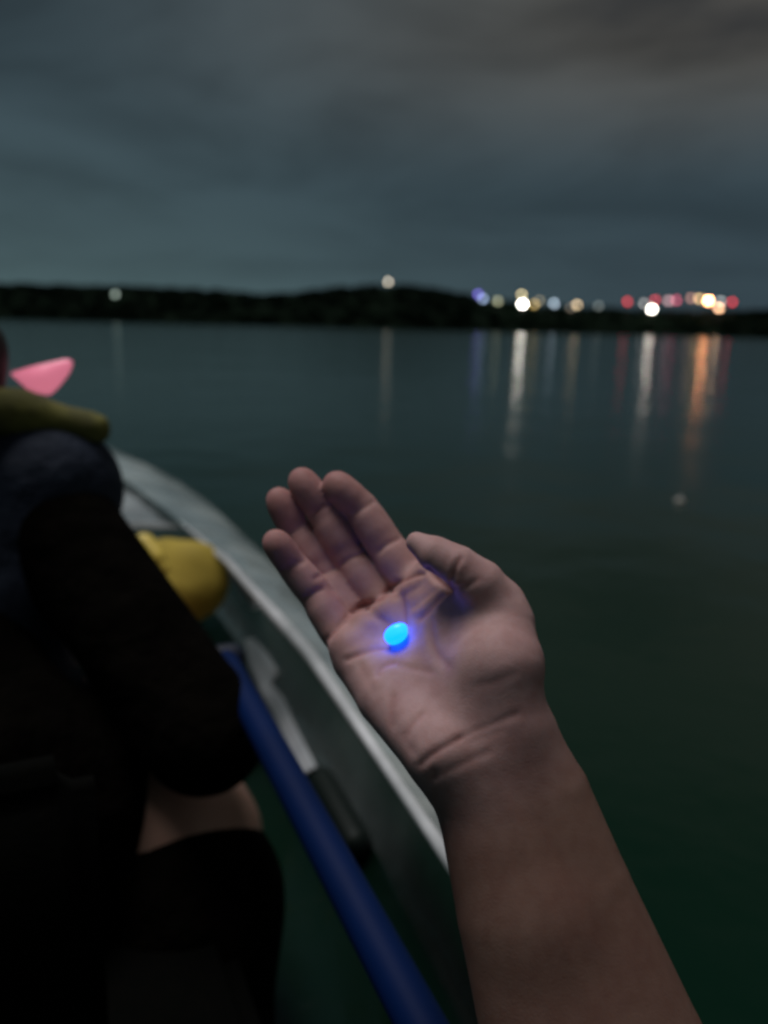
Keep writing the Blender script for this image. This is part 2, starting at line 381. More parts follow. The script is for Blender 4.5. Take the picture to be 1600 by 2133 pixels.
def build_shore():
    xs = np.linspace(-330, 330, 221); ts = [-.12, 0, .06, .15, .3, .45, .6, .8, 1.0, 1.3, 1.8, 2.5, 3.4, 4.6]
    vs, fs = [], []
    for t in ts:
        y0 = SHORE + t * (RIDGE - SHORE)
        w = fbm1(xs * .11, 3) * .8 if t < .5 else 0 * xs
        for x, dw in zip(xs, w): vs.append((x, y0 + dw, land_z(x, y0) + (random.uniform(-.15, .15) if t > 0 else 0)))
    n = len(xs)
    for i in range(len(ts) - 1):
        for j in range(n - 1): a = i * n + j; fs.append((a, a + 1, a + n + 1, a + n))
    ground = mat('shore_earth', (.008, .014, .009), 1., (.4, (.006, .010, .007), 5), spec=0)
    o = link('far_shore', mesh('far_shore', vs, fs), ground); tag(o, 'low dark land along the far side of the bay', 'land', kind='structure')
    # the wood on it: tens of thousands of leaf faces in lumpy crowns, reads as one mass
    leaf = mat('shore_foliage', (.010, .020, .013), 1., (.25, (.006, .013, .008), 4), spec=0)
    V, Q = [], []
    r = np.random.default_rng(11); base = 0
    for c in range(1500):
        y = SHORE + .6 + (r.random() ** 1.4) * (RIDGE - SHORE) * 1.25; x = r.uniform(-1, 1) * (y * .62)
        rad = r.uniform(.7, 1.5); z = land_z(x, y) + rad * .2
        if any(abs(x - lx * y / ly) < 2.2 and y < ly + 3 and z + rad > lz * y / ly - 1.0 for lx, ly, lz in LAMP_AT): continue
        m = 26; d = r.normal(size=(m, 3)); d /= np.linalg.norm(d, axis=1, keepdims=True); d[:, 2] = np.abs(d[:, 2]) * .9 - .15
        ctr = np.array([x, y, z]) + d * rad * r.uniform(.7, 1.05, (m, 1)) * np.array([1.1, 1.1, .62])
        a = r.normal(size=(m, 3)); b = r.normal(size=(m, 3)); sc = rad * .34
        a = a / np.linalg.norm(a, axis=1, keepdims=True) * sc; b = b / np.linalg.norm(b, axis=1, keepdims=True) * sc
        V.append(np.stack([ctr - a, ctr - b, ctr + a, ctr + b], 1).reshape(-1, 3)); Q.append(base + np.arange(4 * m).reshape(-1, 4)); base += 4 * m
    o = link('far_wood', np_mesh('far_wood', np.concatenate(V), np.concatenate(Q)), leaf, smooth=False)
    tag(o, 'dark wooded shoreline across the bay', 'wood', kind='stuff')
build_shore()

# ------------------------------------------------------------------ lamps on the far shore
def build_lamps():
    steel = mat('lamp_post_steel', (.08, .08, .08), .6, (20, (.05, .05, .05), 3), metallic=.6)
    bm = bmesh.new(); bmesh.ops.create_icosphere(bm, subdivisions=2, radius=1.0); globe = bpy.data.meshes.new('globe'); bm.to_mesh(globe); bm.free()
    for (u, v, off, c, e, rad, label) in LAMPS:
        d = (SHORE + 4 + off) / 1.037; c3 = P(u, v, d); gz = land_z(c3[0], c3[1]) - .3
        root = empty('shore_lamp', (c3[0], c3[1], gz)); tag(root, label, 'lamp', 'lamps along the far shore')
        zt = c3[2] - rad * .9
        if zt < gz + .8: zt = gz + .8
        vs, fs = tube([(c3[0], c3[1], gz), (c3[0], c3[1], gz + .35), (c3[0], c3[1], gz + .36), (c3[0], c3[1], zt)], [.16, .16, .07, .05], 10)
        link('post', mesh('post', vs, fs), steel, root)
        vs, fs = tube([(c3[0], c3[1], zt - .02), (c3[0], c3[1], zt + .06), (c3[0], c3[1], zt + .12)], [.06, .17, .2], 12)
        link('collar', mesh('collar', vs, fs), steel, root)
        me = globe.copy(); me.transform(Matrix.Translation(c3) @ Matrix.Scale(rad, 4)); me.materials.clear()
        gm = mat('lamp_globe_glass', (.6, .6, .6), .4, emit=(c, e))
        link('lamp_globe', me, gm, root)
        me2 = globe.copy(); me2.transform(Matrix.Translation((c3[0], c3[1], c3[2] + rad * .97)) @ Matrix.Diagonal((.14, .14, .07, 1)))
        link('cap', me2, steel, root)
build_lamps()

# ------------------------------------------------------------------ kayak
def build_kayak():
    root = empty('kayak', tuple(K(.8, 0, 0))); tag(root, 'clear see-through plastic kayak with pale scuffed rim', 'kayak')
    st = np.concatenate([np.linspace(S0, -.7, 8), np.linspace(-.6, 1.9, 34), np.linspace(1.96, S1, 22)])
    vs, fs = [], []
    for s in st:
        p = profile(s); full = [(-l, z) for l, z in p[:0:-1]] + p; vs += [K(s, l, z) for l, z in full]
    m = len(full)
    for i in range(len(st) - 1):
        for j in range(m - 1): a = i * m + j; fs.append((a, a + 1, a + m + 1, a + m))
    hull_me = mesh('hull', vs, fs)
    hull_me.materials.append(clear_plastic('clear_hull_side', .20, gloss=1.0, rough=.10, near_shade=(.70, .84))); hull_me.materials.append(clear_plastic('clear_hull_floor', .012, (.30, .42, .36), rough=.12, gloss=.3)); hull_me.materials.append(clear_plastic('clear_hull_shoulder', .60, (.70, .79, .77), rough=.12, gloss=.6, near_shade=(.70, .82)))
    hull_me.polygons.foreach_set('material_index', [1 if abs(j + .5 - (m - 1) / 2) < 6 else 2 if abs(j + .5 - (m - 1) / 2) > 9 else 0 for i in range(len(st) - 1) for j in range(m - 1)])
    bvh = BVHTree.FromPolygons([tuple(map(float, v)) for v in vs], fs)
    hull = link('hull', hull_me, None, root)
    # rim beading on each side, rolled edge
    rimm = clear_plastic('rim_plastic', .70, (.80, .82, .84), rough=.15, near_shade=(.68, .78))
    for sg in (-1, 1):
        rr = np.linspace(S0 + .02, 1.47, 70)
        vs2, fs2 = tube([K(s, sg * rimw(s), rimz(s) + .002) for s in rr], [(.0066 + .0015 * math.sin(s * 9)) * min(1, .25 + (1.47 - s) * 4) for s in rr], 12)
        link('rim', mesh('rim', vs2, fs2), rimm, root)
    # bow deck: moulded translucent cover with a rolled edge
    dv, df = [], []; sl = np.linspace(1.44, S1 - .05, 28); ll = np.linspace(-1, 1, 17)
    for s in sl:
        for q in ll:
            dv.append(K(s - .06 * (1 - q * q) * max(0, 1 - (s - 1.44) / .5), q * rimw(s) * .985, rimz(s) + .035 * (1 - q * q) - .004))
    for i in range(len(sl) - 1):
        for j in range(len(ll) - 1): a = i * 17 + j; df.append((a, a + 1, a + 18, a + 17))
    deck = link('bow_deck', mesh('bow_deck', dv, df), clear_plastic('deck_plastic', .50, (.70, .76, .77), rough=.10, gloss=1.0), root)
    md = deck.modifiers.new('thick', 'SOLIDIFY'); md.thickness = .005
    # painted highlights and a handle, set where the view meets the inside wall
    def hit(u, v, lift=.004):
        o = Vector(CAMO); d = (Vector(P(u, v, 1.0)) - o).normalized()
        loc, nor, _, dist = bvh.ray_cast(o, d, 6)
        if loc is None: return None
        if nor.dot(d) > 0: nor = -nor
        return loc + nor * lift, nor
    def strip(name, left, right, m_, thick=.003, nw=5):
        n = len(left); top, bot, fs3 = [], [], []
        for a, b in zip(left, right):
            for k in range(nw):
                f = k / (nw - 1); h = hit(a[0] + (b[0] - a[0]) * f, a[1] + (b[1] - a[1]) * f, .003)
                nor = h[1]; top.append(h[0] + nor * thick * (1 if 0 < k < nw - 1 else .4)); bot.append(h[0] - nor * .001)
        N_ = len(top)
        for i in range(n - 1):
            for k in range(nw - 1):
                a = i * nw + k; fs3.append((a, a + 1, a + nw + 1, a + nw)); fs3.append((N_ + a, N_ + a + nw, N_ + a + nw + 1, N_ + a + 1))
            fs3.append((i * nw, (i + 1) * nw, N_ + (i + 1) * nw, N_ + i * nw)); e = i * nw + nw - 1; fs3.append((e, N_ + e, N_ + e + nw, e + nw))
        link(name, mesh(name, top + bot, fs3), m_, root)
    white = mat('white_highlight', (.88, .87, .92), .2, (14, (.74, .74, .80), 5), coat=.6)  # white strips stand in for light glinting on the inner wall
    strip('highlight_strip', [(508, 1335), (514, 1362), (520, 1390), (536, 1425), (552, 1455), (572, 1495), (596, 1545), (622, 1600), (632, 1618)],
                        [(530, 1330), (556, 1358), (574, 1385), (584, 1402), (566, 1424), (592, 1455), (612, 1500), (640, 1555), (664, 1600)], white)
    strip('highlight_strip', [(452, 1166), (466, 1190), (488, 1218), (512, 1252), (528, 1270)], [(470, 1160), (492, 1182), (516, 1208), (532, 1240), (540, 1266)], white)
    dark = mat('black_rubber_handle', (.004, .012, .009), .55, (30, (.008, .014, .012), 3))
    a, b = hit(690, 1640, .02)[0], hit(762, 1765, .02)[0]
    vs4, fs4 = rounded_rod(a, b, .019); link('side_handle', mesh('side_handle', vs4, fs4), dark, root)
    # front seat: black moulded base and padded back
    seatm = mat('black_seat_fabric', (.002, .0025, .002), 1., (60, (.003, .003, .0025), 4), spec=.05, bump=(120, .3, .002))
    def slab(name, s0, s1, l0, l1, z0, z1, lean=0., bev=.02):
        bm = bmesh.new(); bmesh.ops.create_cube(bm, size=1)
        for v in bm.verts:
            s = s0 + (s1 - s0) * (v.co.y + .5); l = l0 + (l1 - l0) * (v.co.x + .5); z = z0 + (z1 - z0) * (v.co.z + .5)
            v.co = Vector(K(s - lean * (z - z0), l, z))
        bmesh.ops.bevel(bm, geom=bm.edges[:], offset=bev, segments=3, affect='EDGES')
        me = bpy.data.meshes.new(name); bm.to_mesh(me); bm.free(); link(name, me, seatm, root)
    slab('seat_base', .18, .98, -.25, .185, -.035, .12)
    slab('seat_backrest', .50, .56, -.20, .07, .11, .40, .25, .022)
    return root, bvh
kayak, hull_bvh = build_kayak()

# ------------------------------------------------------------------ person in front
def build_front_person():
    Fv = np.array([*HX, 0]); Rv = np.array([*RX, 0]); Z = np.array([0, 0, 1.])
    shR = P(60, 1010, .83); shL = shR - Rv * .35
    elR = P(428, 1525, .71); wrR = P(240, 1400, .94)
    mid = (shR + shL) / 2
    elL = shL - Rv * .10 - Z * .26 + Fv * .06; wrL = elL + Fv * .22 + Rv * .12
    hip = K(.72, -.04, .19); hipR = P(372, 1765, .80); hipL = hip - Rv * .105
    knR = hipR + Fv * .38 + Z * .01 + Rv * .0; knL = hipL + Fv * .40 + Z * .10 - Rv * .05
    anR = knR + Fv * .30 - Z * .20 - Rv * .04; anL = knL + Fv * .30 - Z * .20 + Rv * .04
    neck = mid + Z * .10 + Fv * .01; head = neck + Z * .14 + Fv * .03 + Rv * .05
    lo = np.minimum.reduce([elL, hipL, anR]) - .2; hi = np.maximum.reduce([head, anR, elR, hipR]) + .2; hi[1] = max(hi[1], anR[1] + .3); lo[2] = -.05
    F = Field(lo, hi, .0075)
    def torso(f, g=0., k=.05):
        f.cone(hip - Rv * .05, hip + Rv * .05, .12 + g, .12 + g, k); f.cone(hip + Z * .05, mid - Z * .12, .115 + g, .13 + g, k)
        f.cone(mid - Z * .10 - Rv * .07, mid - Z * .10 + Rv * .07, .11 + g, .11 + g, k); f.cone(shL, shR, .055 + g, .055 + g, k)
    def arms(f, g=0.):
        for s, e, w in ((shR, elR, wrR), (shL, elL, wrL)):
            f.cone(s, e, .056 + g, .047 + g, .03); f.cone(e, w, .046 + g, .028 + g, .02)
    torso(F); arms(F)
    for h_, k_, a_ in ((hipR, knR, anR), (hipL, knL, anL)):
        F.cone(h_, k_, .088, .058, .04); F.cone(k_, a_, .055, .036, .03); F.cone(a_, a_ + Fv * .14 - Z * .03, .032, .026, .02)
    for w, s in ((wrR, 1), (wrL, -1)):
        palm = w + Fv * .07; F.cone(w, palm, .026, .034, .02)
        for i in range(4): F.cone(palm + Rv * (.02 * (i - 1.5)), palm + Rv * (.022 * (i - 1.5)) + Fv * .05 - Z * .03, .0115, .010, .004)
        F.cone(palm - Rv * .03 * s, palm - Rv * .055 * s + Fv * .03, .013, .011, .008)
    F.cone(mid + Z * .02, neck + Z * .05, .055, .052, .03)
    F.cone(head + Z * .02, head - Z * .045 + Fv * .03, .085, .068, .03)
    F.cone(head + Fv * .095 - Z * .005, head + Fv * .105 - Z * .025, .012, .016, .015)              # nose
    for s in (-1, 1): F.cone(head + Rv * .083 * s + Z * .01, head + Rv * .083 * s - Z * .025, .015, .012, .008)   # ears
    pos, q = F.mesh('b'); pos = relax(pos, q, 2)
    skin = mat('person_skin', (.50, .30, .23), .5, (30, (.44, .25, .19), 4), sss=.2)
    root = link('person', np_mesh('person', pos, q), skin)
    tag(root, 'person seated in front, seen from behind, in a navy life vest with olive shoulder strap', 'person')
    cloth = mat('dark_long_sleeve', (.0034, .0027, .002), 1., (25, (.002, .0016, .0012), 4), spec=.03, bump=(14, .9, .03))
    f = F.copy_empty(); torso(f, .006); arms(f, .006)
    p2, q2 = f.mesh('s'); link('shirt', np_mesh('shirt', relax(p2, q2, 2), q2), cloth, root)
    f = F.copy_empty(); f.cone(hip - Rv * .05 - Z * .02, hip + Rv * .045 - Z * .02, .128, .126, .04)
    for h_, k_ in ((hipR, knR), (hipL, knL)): f.cone(h_ - (k_ - h_) * .12 - Z * .03, h_ - Z * .04, .092, .090, .03); f.cone(h_ - Fv * .02 - Z * .06, h_ - Fv * .10 - Z * .13, .085, .07, .05)
    p2, q2 = f.mesh('sh'); link('shorts', np_mesh('shorts', relax(p2, q2, 2), q2), cloth, root)
    # life vest: bulky foam round the chest
    f = F.copy_empty()
    f.cone(mid - Z * .30, mid - Z * .12, .150, .158, .04); f.cone(mid - Z * .12 - Rv * .08, mid - Z * .12 + Rv * .085, .135, .135, .05)
    f.cone(mid - Z * .28 - Rv * .07, mid - Z * .30 + Rv * .12, .130, .115, .05); f.cone(mid - Z * .01 - Rv * .16, mid - Z * .01 + Rv * .195, .080, .070, .04); f.cone(mid + Rv * .19 - Fv * .02, mid + Rv * .175 - Fv * .03 - Z * .08, .070, .066, .04)
    p2, q2 = f.mesh('v'); nav = mat('navy_vest_nylon', (.018, .027, .050), .8, (18, (.011, .018, .034), 5), bump=(16, .8, .02), spec=.3)
    link('life_vest', np_mesh('life_vest', relax(p2, q2, 2), q2), nav, root)
    f = F.copy_empty()
    f.cone(P(-130, 848, .72), P(40, 862, .785), .026, .0235, .02); f.cone(P(40, 862, .785), P(197, 893, .815), .0205, .018, .02)
    p2, q2 = f.mesh('st'); olive = mat('olive_strap_webbing', (.18, .17, .035), .8, (28, (.07, .07, .02), 4), bump=(90, .5, .003))
    link('shoulder_strap', np_mesh('shoulder_strap', relax(p2, q2, 1), q2), olive, root)
    f = F.copy_empty(); f.cone(head + Z * .03 - Fv * .012, head - Z * .04 - Fv * .03, .094, .075, .03); f.cone(head - Z * .04 - Fv * .05, neck - Z * .0 - Fv * .06, .055, .03, .03); f.cone(head - Z * .05, P(-75, 730, .775), .06, .034, .03); f.cone(P(-75, 730, .775), P(-38, 835, .775), .034, .022, .03)
    p2, q2 = f.mesh('h'); hair = mat('dark_hair', (.012, .010, .008), .6, (90, (.02, .015, .01), 4), bump=(150, .5, .004))
    link('hair', np_mesh('hair', relax(p2, q2, 1), q2), hair, root)
build_front_person()

# ------------------------------------------------------------------ pink light on the shoulder
def build_pink():
    poly = [(20, 777), (70, 762), (140, 747), (153, 752), (146, 775), (126, 802), (104, 824), (62, 815)]
    d = .815; n = len(poly); vs = [P(u, v, d) for u, v in poly] + [P(u, v, d + .022) for u, v in poly]
    fs = [tuple(range(n)), tuple(range(2 * n - 1, n - 1, -1))] + [(i, i + n, (i + 1) % n + n, (i + 1) % n) for i in range(n)]
    me = mesh('marker_light', vs, fs); bm = bmesh.new(); bm.from_mesh(me); bmesh.ops.recalc_face_normals(bm, faces=bm.faces)
    bmesh.ops.bevel(bm, geom=bm.edges[:], offset=.0018, segments=2, affect='EDGES'); bm.to_mesh(me); bm.free()
    pm = mat('pink_lit_plastic', (.75, .25, .34), .4, (40, (.70, .20, .30), 3), emit=((1, .27, .40), .55))
    root = link('marker_light', me, pm); tag(root, 'glowing pink wedge-shaped marker light above the olive shoulder strap', 'light')
    vs, fs = rounded_rod(P(60, 812, d + .012), P(66, 838, d + .002), .006)
    link('clip', mesh('clip', vs, fs), mat('black_clip', (.01, .01, .01), .5, (30, (.02, .02, .02), 2)), root)
build_pink()

# ------------------------------------------------------------------ yellow bag
def build_bag():
    c = P(385, 1195, 1.30); lo, hi = c - .22, c + .22
    F = Field(lo, hi, .005)
    v = np.array([0, 0, 1.]); r = CAM3[:, 0]
    a, b = P(350, 1185, 1.32), P(400, 1205, 1.30)
    fl = (-CAM3[:, 2] / np.linalg.norm(CAM3[:, 2]), 1.7)
    F.cone(a, b, .054, .054, .03, fl); F.cone(b, P(418, 1228, 1.285), .054, .040, .03, fl); F.cone(b, P(380, 1240, 1.28), .050, .046, .03, fl)
    pos, q = F.mesh('bag'); pos = relax(pos, q, 2)
    ym = mat('yellow_bag_vinyl', (.56, .42, .07), .7, (12, (.44, .33, .05), 4), bump=(18, .3, .006), spec=.25)
    root = link('dry_bag', np_mesh('dry_bag', pos, q), ym); tag(root, 'rounded yellow dry bag inside the kayak beside the elbow', 'bag')
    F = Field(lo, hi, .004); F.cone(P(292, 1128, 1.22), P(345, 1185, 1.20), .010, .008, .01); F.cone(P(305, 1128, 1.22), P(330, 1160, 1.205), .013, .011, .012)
    pos, q = F.mesh('lit_sliver'); pos = relax(pos, q, 1)
    link('lit_edge', np_mesh('lit_edge', pos, q), mat('yellow_lit_edge', (.85, .66, .12), .35, (20, (.8, .6, .1), 3)), root)  # brighter yellow paints the bag's edge that catches the light
build_bag()

# ------------------------------------------------------------------ blue paddle
def build_paddle():
    A = P(876, 2133, .405); B = P(466, 1372, .775); t = (A - B) / np.linalg.norm(A - B)
    blue = mat('blue_paddle_shaft', (.0004, .014, .085), .6, (8, (.0003, .010, .06), 3), spec=.15)
    root = empty('paddle', tuple(A)); tag(root, 'blue paddle with its shaft lying along the inside of the kayak', 'paddle')
    n = 14; path = [B + (A - B) * (i / n * 1.35) for i in range(n + 1)]
    vs, fs = tube(path, [.0130] * (n + 1), 20); link('shaft', mesh('shaft', vs, fs), blue, root)
    side = np.cross(t, [0, 0, 1]); side /= np.linalg.norm(side); vs, fs = rounded_rod(B - side * .008, B + side * .008, .0145)
    link('grip', mesh('grip', vs, fs), mat('dark_paddle_grip', (.004, .01, .03), .6, (20, (.003, .008, .02), 2)), root)
    E_ = path[-1]; vs, fs = [], []; prof = [(0, .018), (.06, .04), (.14, .078), (.26, .088), (.36, .078), (.42, .045), (.43, .01)]
    up = np.cross(side, t)
    for x, w in prof:
        for sgn in (1, -1):
            for q in (-1, -.5, 0, .5, 1): vs.append(E_ + t * x + side * w * q + up * (.012 * (1 - q * q) * .6 + sgn * .004 * (1 - .6 * abs(q))))
    for i in range(len(prof) - 1):
        for k in range(4):
            a = i * 10 + k; fs.append((a, a + 1, a + 11, a + 10)); b = i * 10 + 5 + k; fs.append((b + 10, b + 11, b + 1, b))
        fs.append((i * 10, i * 10 + 10, i * 10 + 15, i * 10 + 5)); fs.append((i * 10 + 4, i * 10 + 9, i * 10 + 19, i * 10 + 14))
    link('blade', mesh('blade', vs, fs), blue, root)
build_paddle()

# ------------------------------------------------------------------ the open hand
def z1(x, y): return (500 + x / 2.2857, 920 + y / 2.2857)   # from an enlarged view of the hand
def build_hand():
    lo = (-.075, -.33, -.43); hi = (.19, .045, -.215); h = .00115
    palm = Field(lo, hi, h); fing = palm.copy_empty()
    C = lambda u, v, d: Pc(u, v, d)
    def chain(f, pts, k=.004, kj=.0008):
        g = f.copy_empty()
        for a, b in zip(pts, pts[1:]): g.cone(C(*a[:3]), C(*b[:3]), a[3], b[3], kj)
        f.D = smin(f.D, g.D, k)
    mm = lambda x: x * .001
    # metacarpals
    for a, b, ra, rb in (((905, 1272, .377), (1045, 1530, .333), 11.5, 15), ((838, 1312, .3795), (1015, 1550, .335), 11.5, 15),
                         ((780, 1345, .3785), (985, 1570, .335), 11.5, 15), ((745, 1378, .373), (960, 1590, .332), 11, 15)):
        palm.cone(C(*a), C(*b), mm(ra), mm(rb), .010)
    # heel of the hand, little-finger side
    chain(palm, [(752, 1372, .368, .0105), (805, 1450, .352, .0135), (915, 1560, .328, .0160)], .008)
    # ball of the thumb
    chain(palm, [(1050, 1490, .330, .0165), (1036, 1385, .334, .0205), (1044, 1298, .343, .0148), (1036, 1262, .346, .0122)], .008)
    chain(palm, [(985, 1325, .352, .0125), (1000, 1440, .336, .0150)], .010)
    palm.cone(C(1030, 1265, .352), C(925, 1262, .374), .0085, .0085, .008)
    palm.cone(C(985, 1240, .350), C(1010, 1330, .345), .0095, .012, .008)
    palm.cone(C(895, 1400, .356), C(985, 1510, .338), .0150, .0160, .014)      # fills the lower palm
    palm.cone(C(898, 1228, .380), C(992, 1262, .358), .0105, .0120, .008)      # web of the thumb
    palm.cone(C(912, 1262, .373), C(962, 1292, .361), .0115, .0120, .010)
    palm.cone(C(885, 1285, .3735), C(925, 1360, .361), .0118, .0125, .010)
    palm.cone(C(905, 1198, .373), C(962, 1230, .360), .0105, .0105, .006)
    palm.cone(C(938, 1290, .361), C(958, 1385, .3505), .0128, .0135, .010)
    palm.cone(C(860, 1330, .377), C(900, 1420, .362), .0120, .0140, .012)
    # pads under the fingers
    for u, v, d in ((872, 1232, .373), (812, 1275, .377), (757, 1312, .375), (722, 1345, .369)):
        palm.cone(C(u, v, d), C(u + 14, v + 22, d - .001), .0088, .0088, .005)
    # forearm: two bones' worth of flesh
    chain(palm, [(962, 1590, .333, .0165), (1000, 1700, .330, .0175), (1062, 1900, .322, .0220), (1150, 2200, .310, .0270), (1290, 2720, .285, .0340)], .012)
    chain(palm, [(1082, 1545, .333, .0170), (1136, 1655, .330, .0190), (1207, 1850, .322, .0215), (1330, 2180, .310, .0270), (1500, 2740, .285, .0340)], .012)
    palm.cone(C(1030, 1600, .331), C(1120, 1900, .318), .0175, .024, .012)
    palm.cone(C(1120, 1900, .320), C(1260, 2300, .303), .024, .030, .012)
    # fingers (joint, joint, joint, tip)
    FG = [[(900, 1270, .384, .0108), (801, 1133, .393, .0092), (752, 1058, .396, .0085), (701, 1010, .394, .0073)],
          [(838, 1312, .388, .0100), (728, 1163, .399, .0088), (672, 1062, .401, .0083), (629, 1002, .400, .0073)],
          [(780, 1345, .386, .0098), (673, 1190, .402, .0086), (617, 1106, .406, .0082), (581, 1041, .403, .0068)],
          [(745, 1378, .378, .0094), (655, 1234, .386, .0081), (610, 1179, .386, .0074), (574, 1129, .381, .0065)]]
    for g in FG:
        one = palm.copy_empty(); chain(one, g, .0025, .002)
        for i in (0, 1, 2):                      # soft pads between the joints, on the palm side
            a, b = np.array(C(*g[i][:3])), np.array(C(*g[i + 1][:3])); m = a + (b - a) * (.62 if i == 0 else .5 if i == 1 else .62)
            r = (g[i][3] + g[i + 1][3]) / 2; off = -m / np.linalg.norm(m) * .0016
            one.cone(m - (b - a) * .13 + off, m + (b - a) * .13 + off, r * .97, r * .95, .004)
        fing.D = smin(fing.D, one.D, .0008)
    D = smin(palm.D, fing.D, .0045)
    th = palm.copy_empty()
    chain(th, [(1034, 1264, .344, .0128), (1000, 1216, .341, .0110), (955, 1178, .340, .0089), (905, 1153, .343, .0080), (868, 1130, .347, .0050)], .004)
    D = smin(D, th.D, .0035)
    pos, q = surface_nets(D, np.array(lo), h)
    pos = relax(pos, q, 2, .5)
    nrm = vnormals(pos, q); view = -pos / np.linalg.norm(pos, axis=1, keepdims=True)
    face = np.clip(((nrm * view).sum(1) - .05) / .4, 0, 1)
    def uv(p): return CX + p[:, 0] / -p[:, 2] * FPX, CY - p[:, 1] / -p[:, 2] * FPX
    U, V = uv(pos)
    disp = np.zeros(len(pos))
    def groove(pts, depth, w, bulge=.35, zoom=True):
        w = w * 1.15; bulge *= .6
        pts = [z1(*p) for p in pts] if zoom else pts
        # smooth the polyline
        pts = np.array(pts, float)
        for _ in range(2):
            a, b = pts[:-1], pts[1:]; mid = np.empty((2 * len(a), 2)); mid[0::2] = .75 * a + .25 * b; mid[1::2] = .25 * a + .75 * b
            pts = np.concatenate([pts[:1], mid, pts[-1:]])
        best = np.full(len(U), 1e9); tt = np.zeros(len(U)); n = len(pts) - 1
        for i, (a, b) in enumerate(zip(pts, pts[1:])):
            ba = b - a; t = np.clip(((U - a[0]) * ba[0] + (V - a[1]) * ba[1]) / max(ba @ ba, 1e-9), 0, 1)
            d = np.hypot(U - a[0] - t * ba[0], V - a[1] - t * ba[1]); m = d < best; best[m] = d[m]; tt[m] = (i + t[m]) / n
        fade = np.clip(np.minimum(tt, 1 - tt) * 5 + .35, 0, 1)
        disp[:] += GR * fade * (-depth * np.exp(-(best / w) ** 2) + depth * bulge * np.exp(-((best - 2.3 * w) / (1.6 * w)) ** 2))
    GR = .8
    # creases at the finger joints
    for pts, dp in (([(335, 352), (395, 312), (460, 285)], .0008), ([(478, 590), (530, 552), (600, 530)], .0011), ([(555, 785), (650, 765), (725, 690)], .0016),
                    ([(545, 345), (590, 315), (640, 285)], .0007), ([(655, 530), (700, 488), (765, 460)], .0010), ([(720, 690), (820, 640), (885, 628)], .0016),
                    ([(225, 440), (270, 425), (315, 375)], .0006), ([(350, 655), (405, 625), (465, 600)], .0009), ([(500, 838), (560, 800), (598, 772)], .0015),
                    ([(200, 620), (255, 585), (310, 570)], .0007), ([(300, 755), (355, 715), (400, 700)], .0009), ([(415, 945), (455, 890), (510, 845)], .0014)):
        groove(pts, dp, 4.2, .25)
    # thumb: joint crease and the fold against the palm
    groove([(1055, 545), (1020, 610), (1000, 690)], .0012, 4.5, .3); groove([(1010, 700), (1080, 690), (1130, 655)], .0007, 4.5, .3)
    groove([(890, 600), (940, 660), (1010, 708)], .0022, 5, .3)
    GR = .46
    # lines of the palm
    groove([(1010, 705), (950, 745), (900, 800), (850, 850)], .0024, 6, .5)
    groove([(500, 1042), (570, 1012), (650, 985), (720, 985)], .0018, 5, .5)
    groove([(775, 740), (785, 800), (788, 875)], .0019, 5, .45); groove([(880, 640), (860, 690), (800, 720), (740, 745)], .0008, 5, .6)
    groove([(960, 690), (880, 745), (820, 800)], .0012, 5, .5); groove([(610, 820), (680, 850), (730, 880)], .0012, 6, .5)
    groove([(905, 830), (915, 930), (935, 1010), (1000, 1080)], .0011, 8, .5); groove([(655, 1120), (665, 1075), (740, 1050)], .0012, 5, .5)
    groove([(740, 1060), (830, 1080), (930, 1100)], .0006, 6, .5); groove([(560, 1050), (610, 1120), (640, 1200)], .0006, 7, .5)
    groove([(735, 1200), (715, 1280), (730, 1360)], .0012, 8, .4); groove([(870, 1290), (815, 1350), (800, 1400)], .0011, 6, .4); groove([(770, 1380), (800, 1450), (850, 1500)], .0008, 8, .4)
    groove([(1130, 1160), (1230, 1140), (1320, 1100)], .0005, 8, .5)
    GR = .36
    # wrist
    groove([(850, 1545), (900, 1500), (980, 1450), (1060, 1405)], .0020, 6, .5); groove([(1030, 1425), (1110, 1380), (1210, 1345), (1330, 1290)], .0010, 6, .5); groove([(1000, 1470), (1120, 1420), (1260, 1370)], .0006, 6, .4)
    groove([(905, 1610), (960, 1585), (1070, 1530), (1200, 1470)], .0009, 7, .5); groove([(925, 1560), (925, 1610)], .0017, 7, .2)
    # tendons and veins of the forearm
    groove([(1060, 1660), (1110, 1800), (1180, 1980), (1260, 2150)], -.0008, 14, .3, zoom=False)
    groove([(1005, 1640), (1060, 1800), (1100, 1960)], -.0005, 10, .3, zoom=False); groove([(1120, 1700), (1160, 1790), (1260, 1960)], .0006, 14, .3, zoom=False)
    pos = pos + nrm * (disp * face)[:, None]
    blush = np.clip(-disp / .0011, 0, 1) * .8                        # creases are redder
    for g in FG:
        tip = C(*g[3][:3]); blush = np.maximum(blush, np.clip(1.25 - np.linalg.norm(pos - tip, axis=1) / .028, 0, 1) * .75)
        mid_ = C(*g[1][:3]); blush = np.maximum(blush, np.clip(1.1 - np.linalg.norm(pos - mid_, axis=1) / .05, 0, 1) * .45)
    pos = relax(pos, q, 1, .35)
    # where the pellet lies on the palm
    U, V = uv(pos); near = (np.hypot(U - 833, V - 1326) < 12) & (face > .3); pal = float((-pos[near, 2]).min()); pn = nrm[near].mean(0)
    wpos = pos @ CAM3.T + CAMO
    m = bpy.data.materials.new('hand_skin'); m.use_nodes = True; nt = m.node_tree; b = nt.nodes['Principled BSDF']; N = nt.nodes.new; L = nt.links.new
    tc = N('ShaderNodeTexCoord')
    def noi(s, d): n = N('ShaderNodeTexNoise'); n.inputs['Scale'].default_value = s; n.inputs['Detail'].default_value = d; L(tc.outputs['Object'], n.inputs['Vector']); return n.outputs['Fac']
    r1 = N('ShaderNodeValToRGB'); L(noi(38, 5), r1.inputs[0])
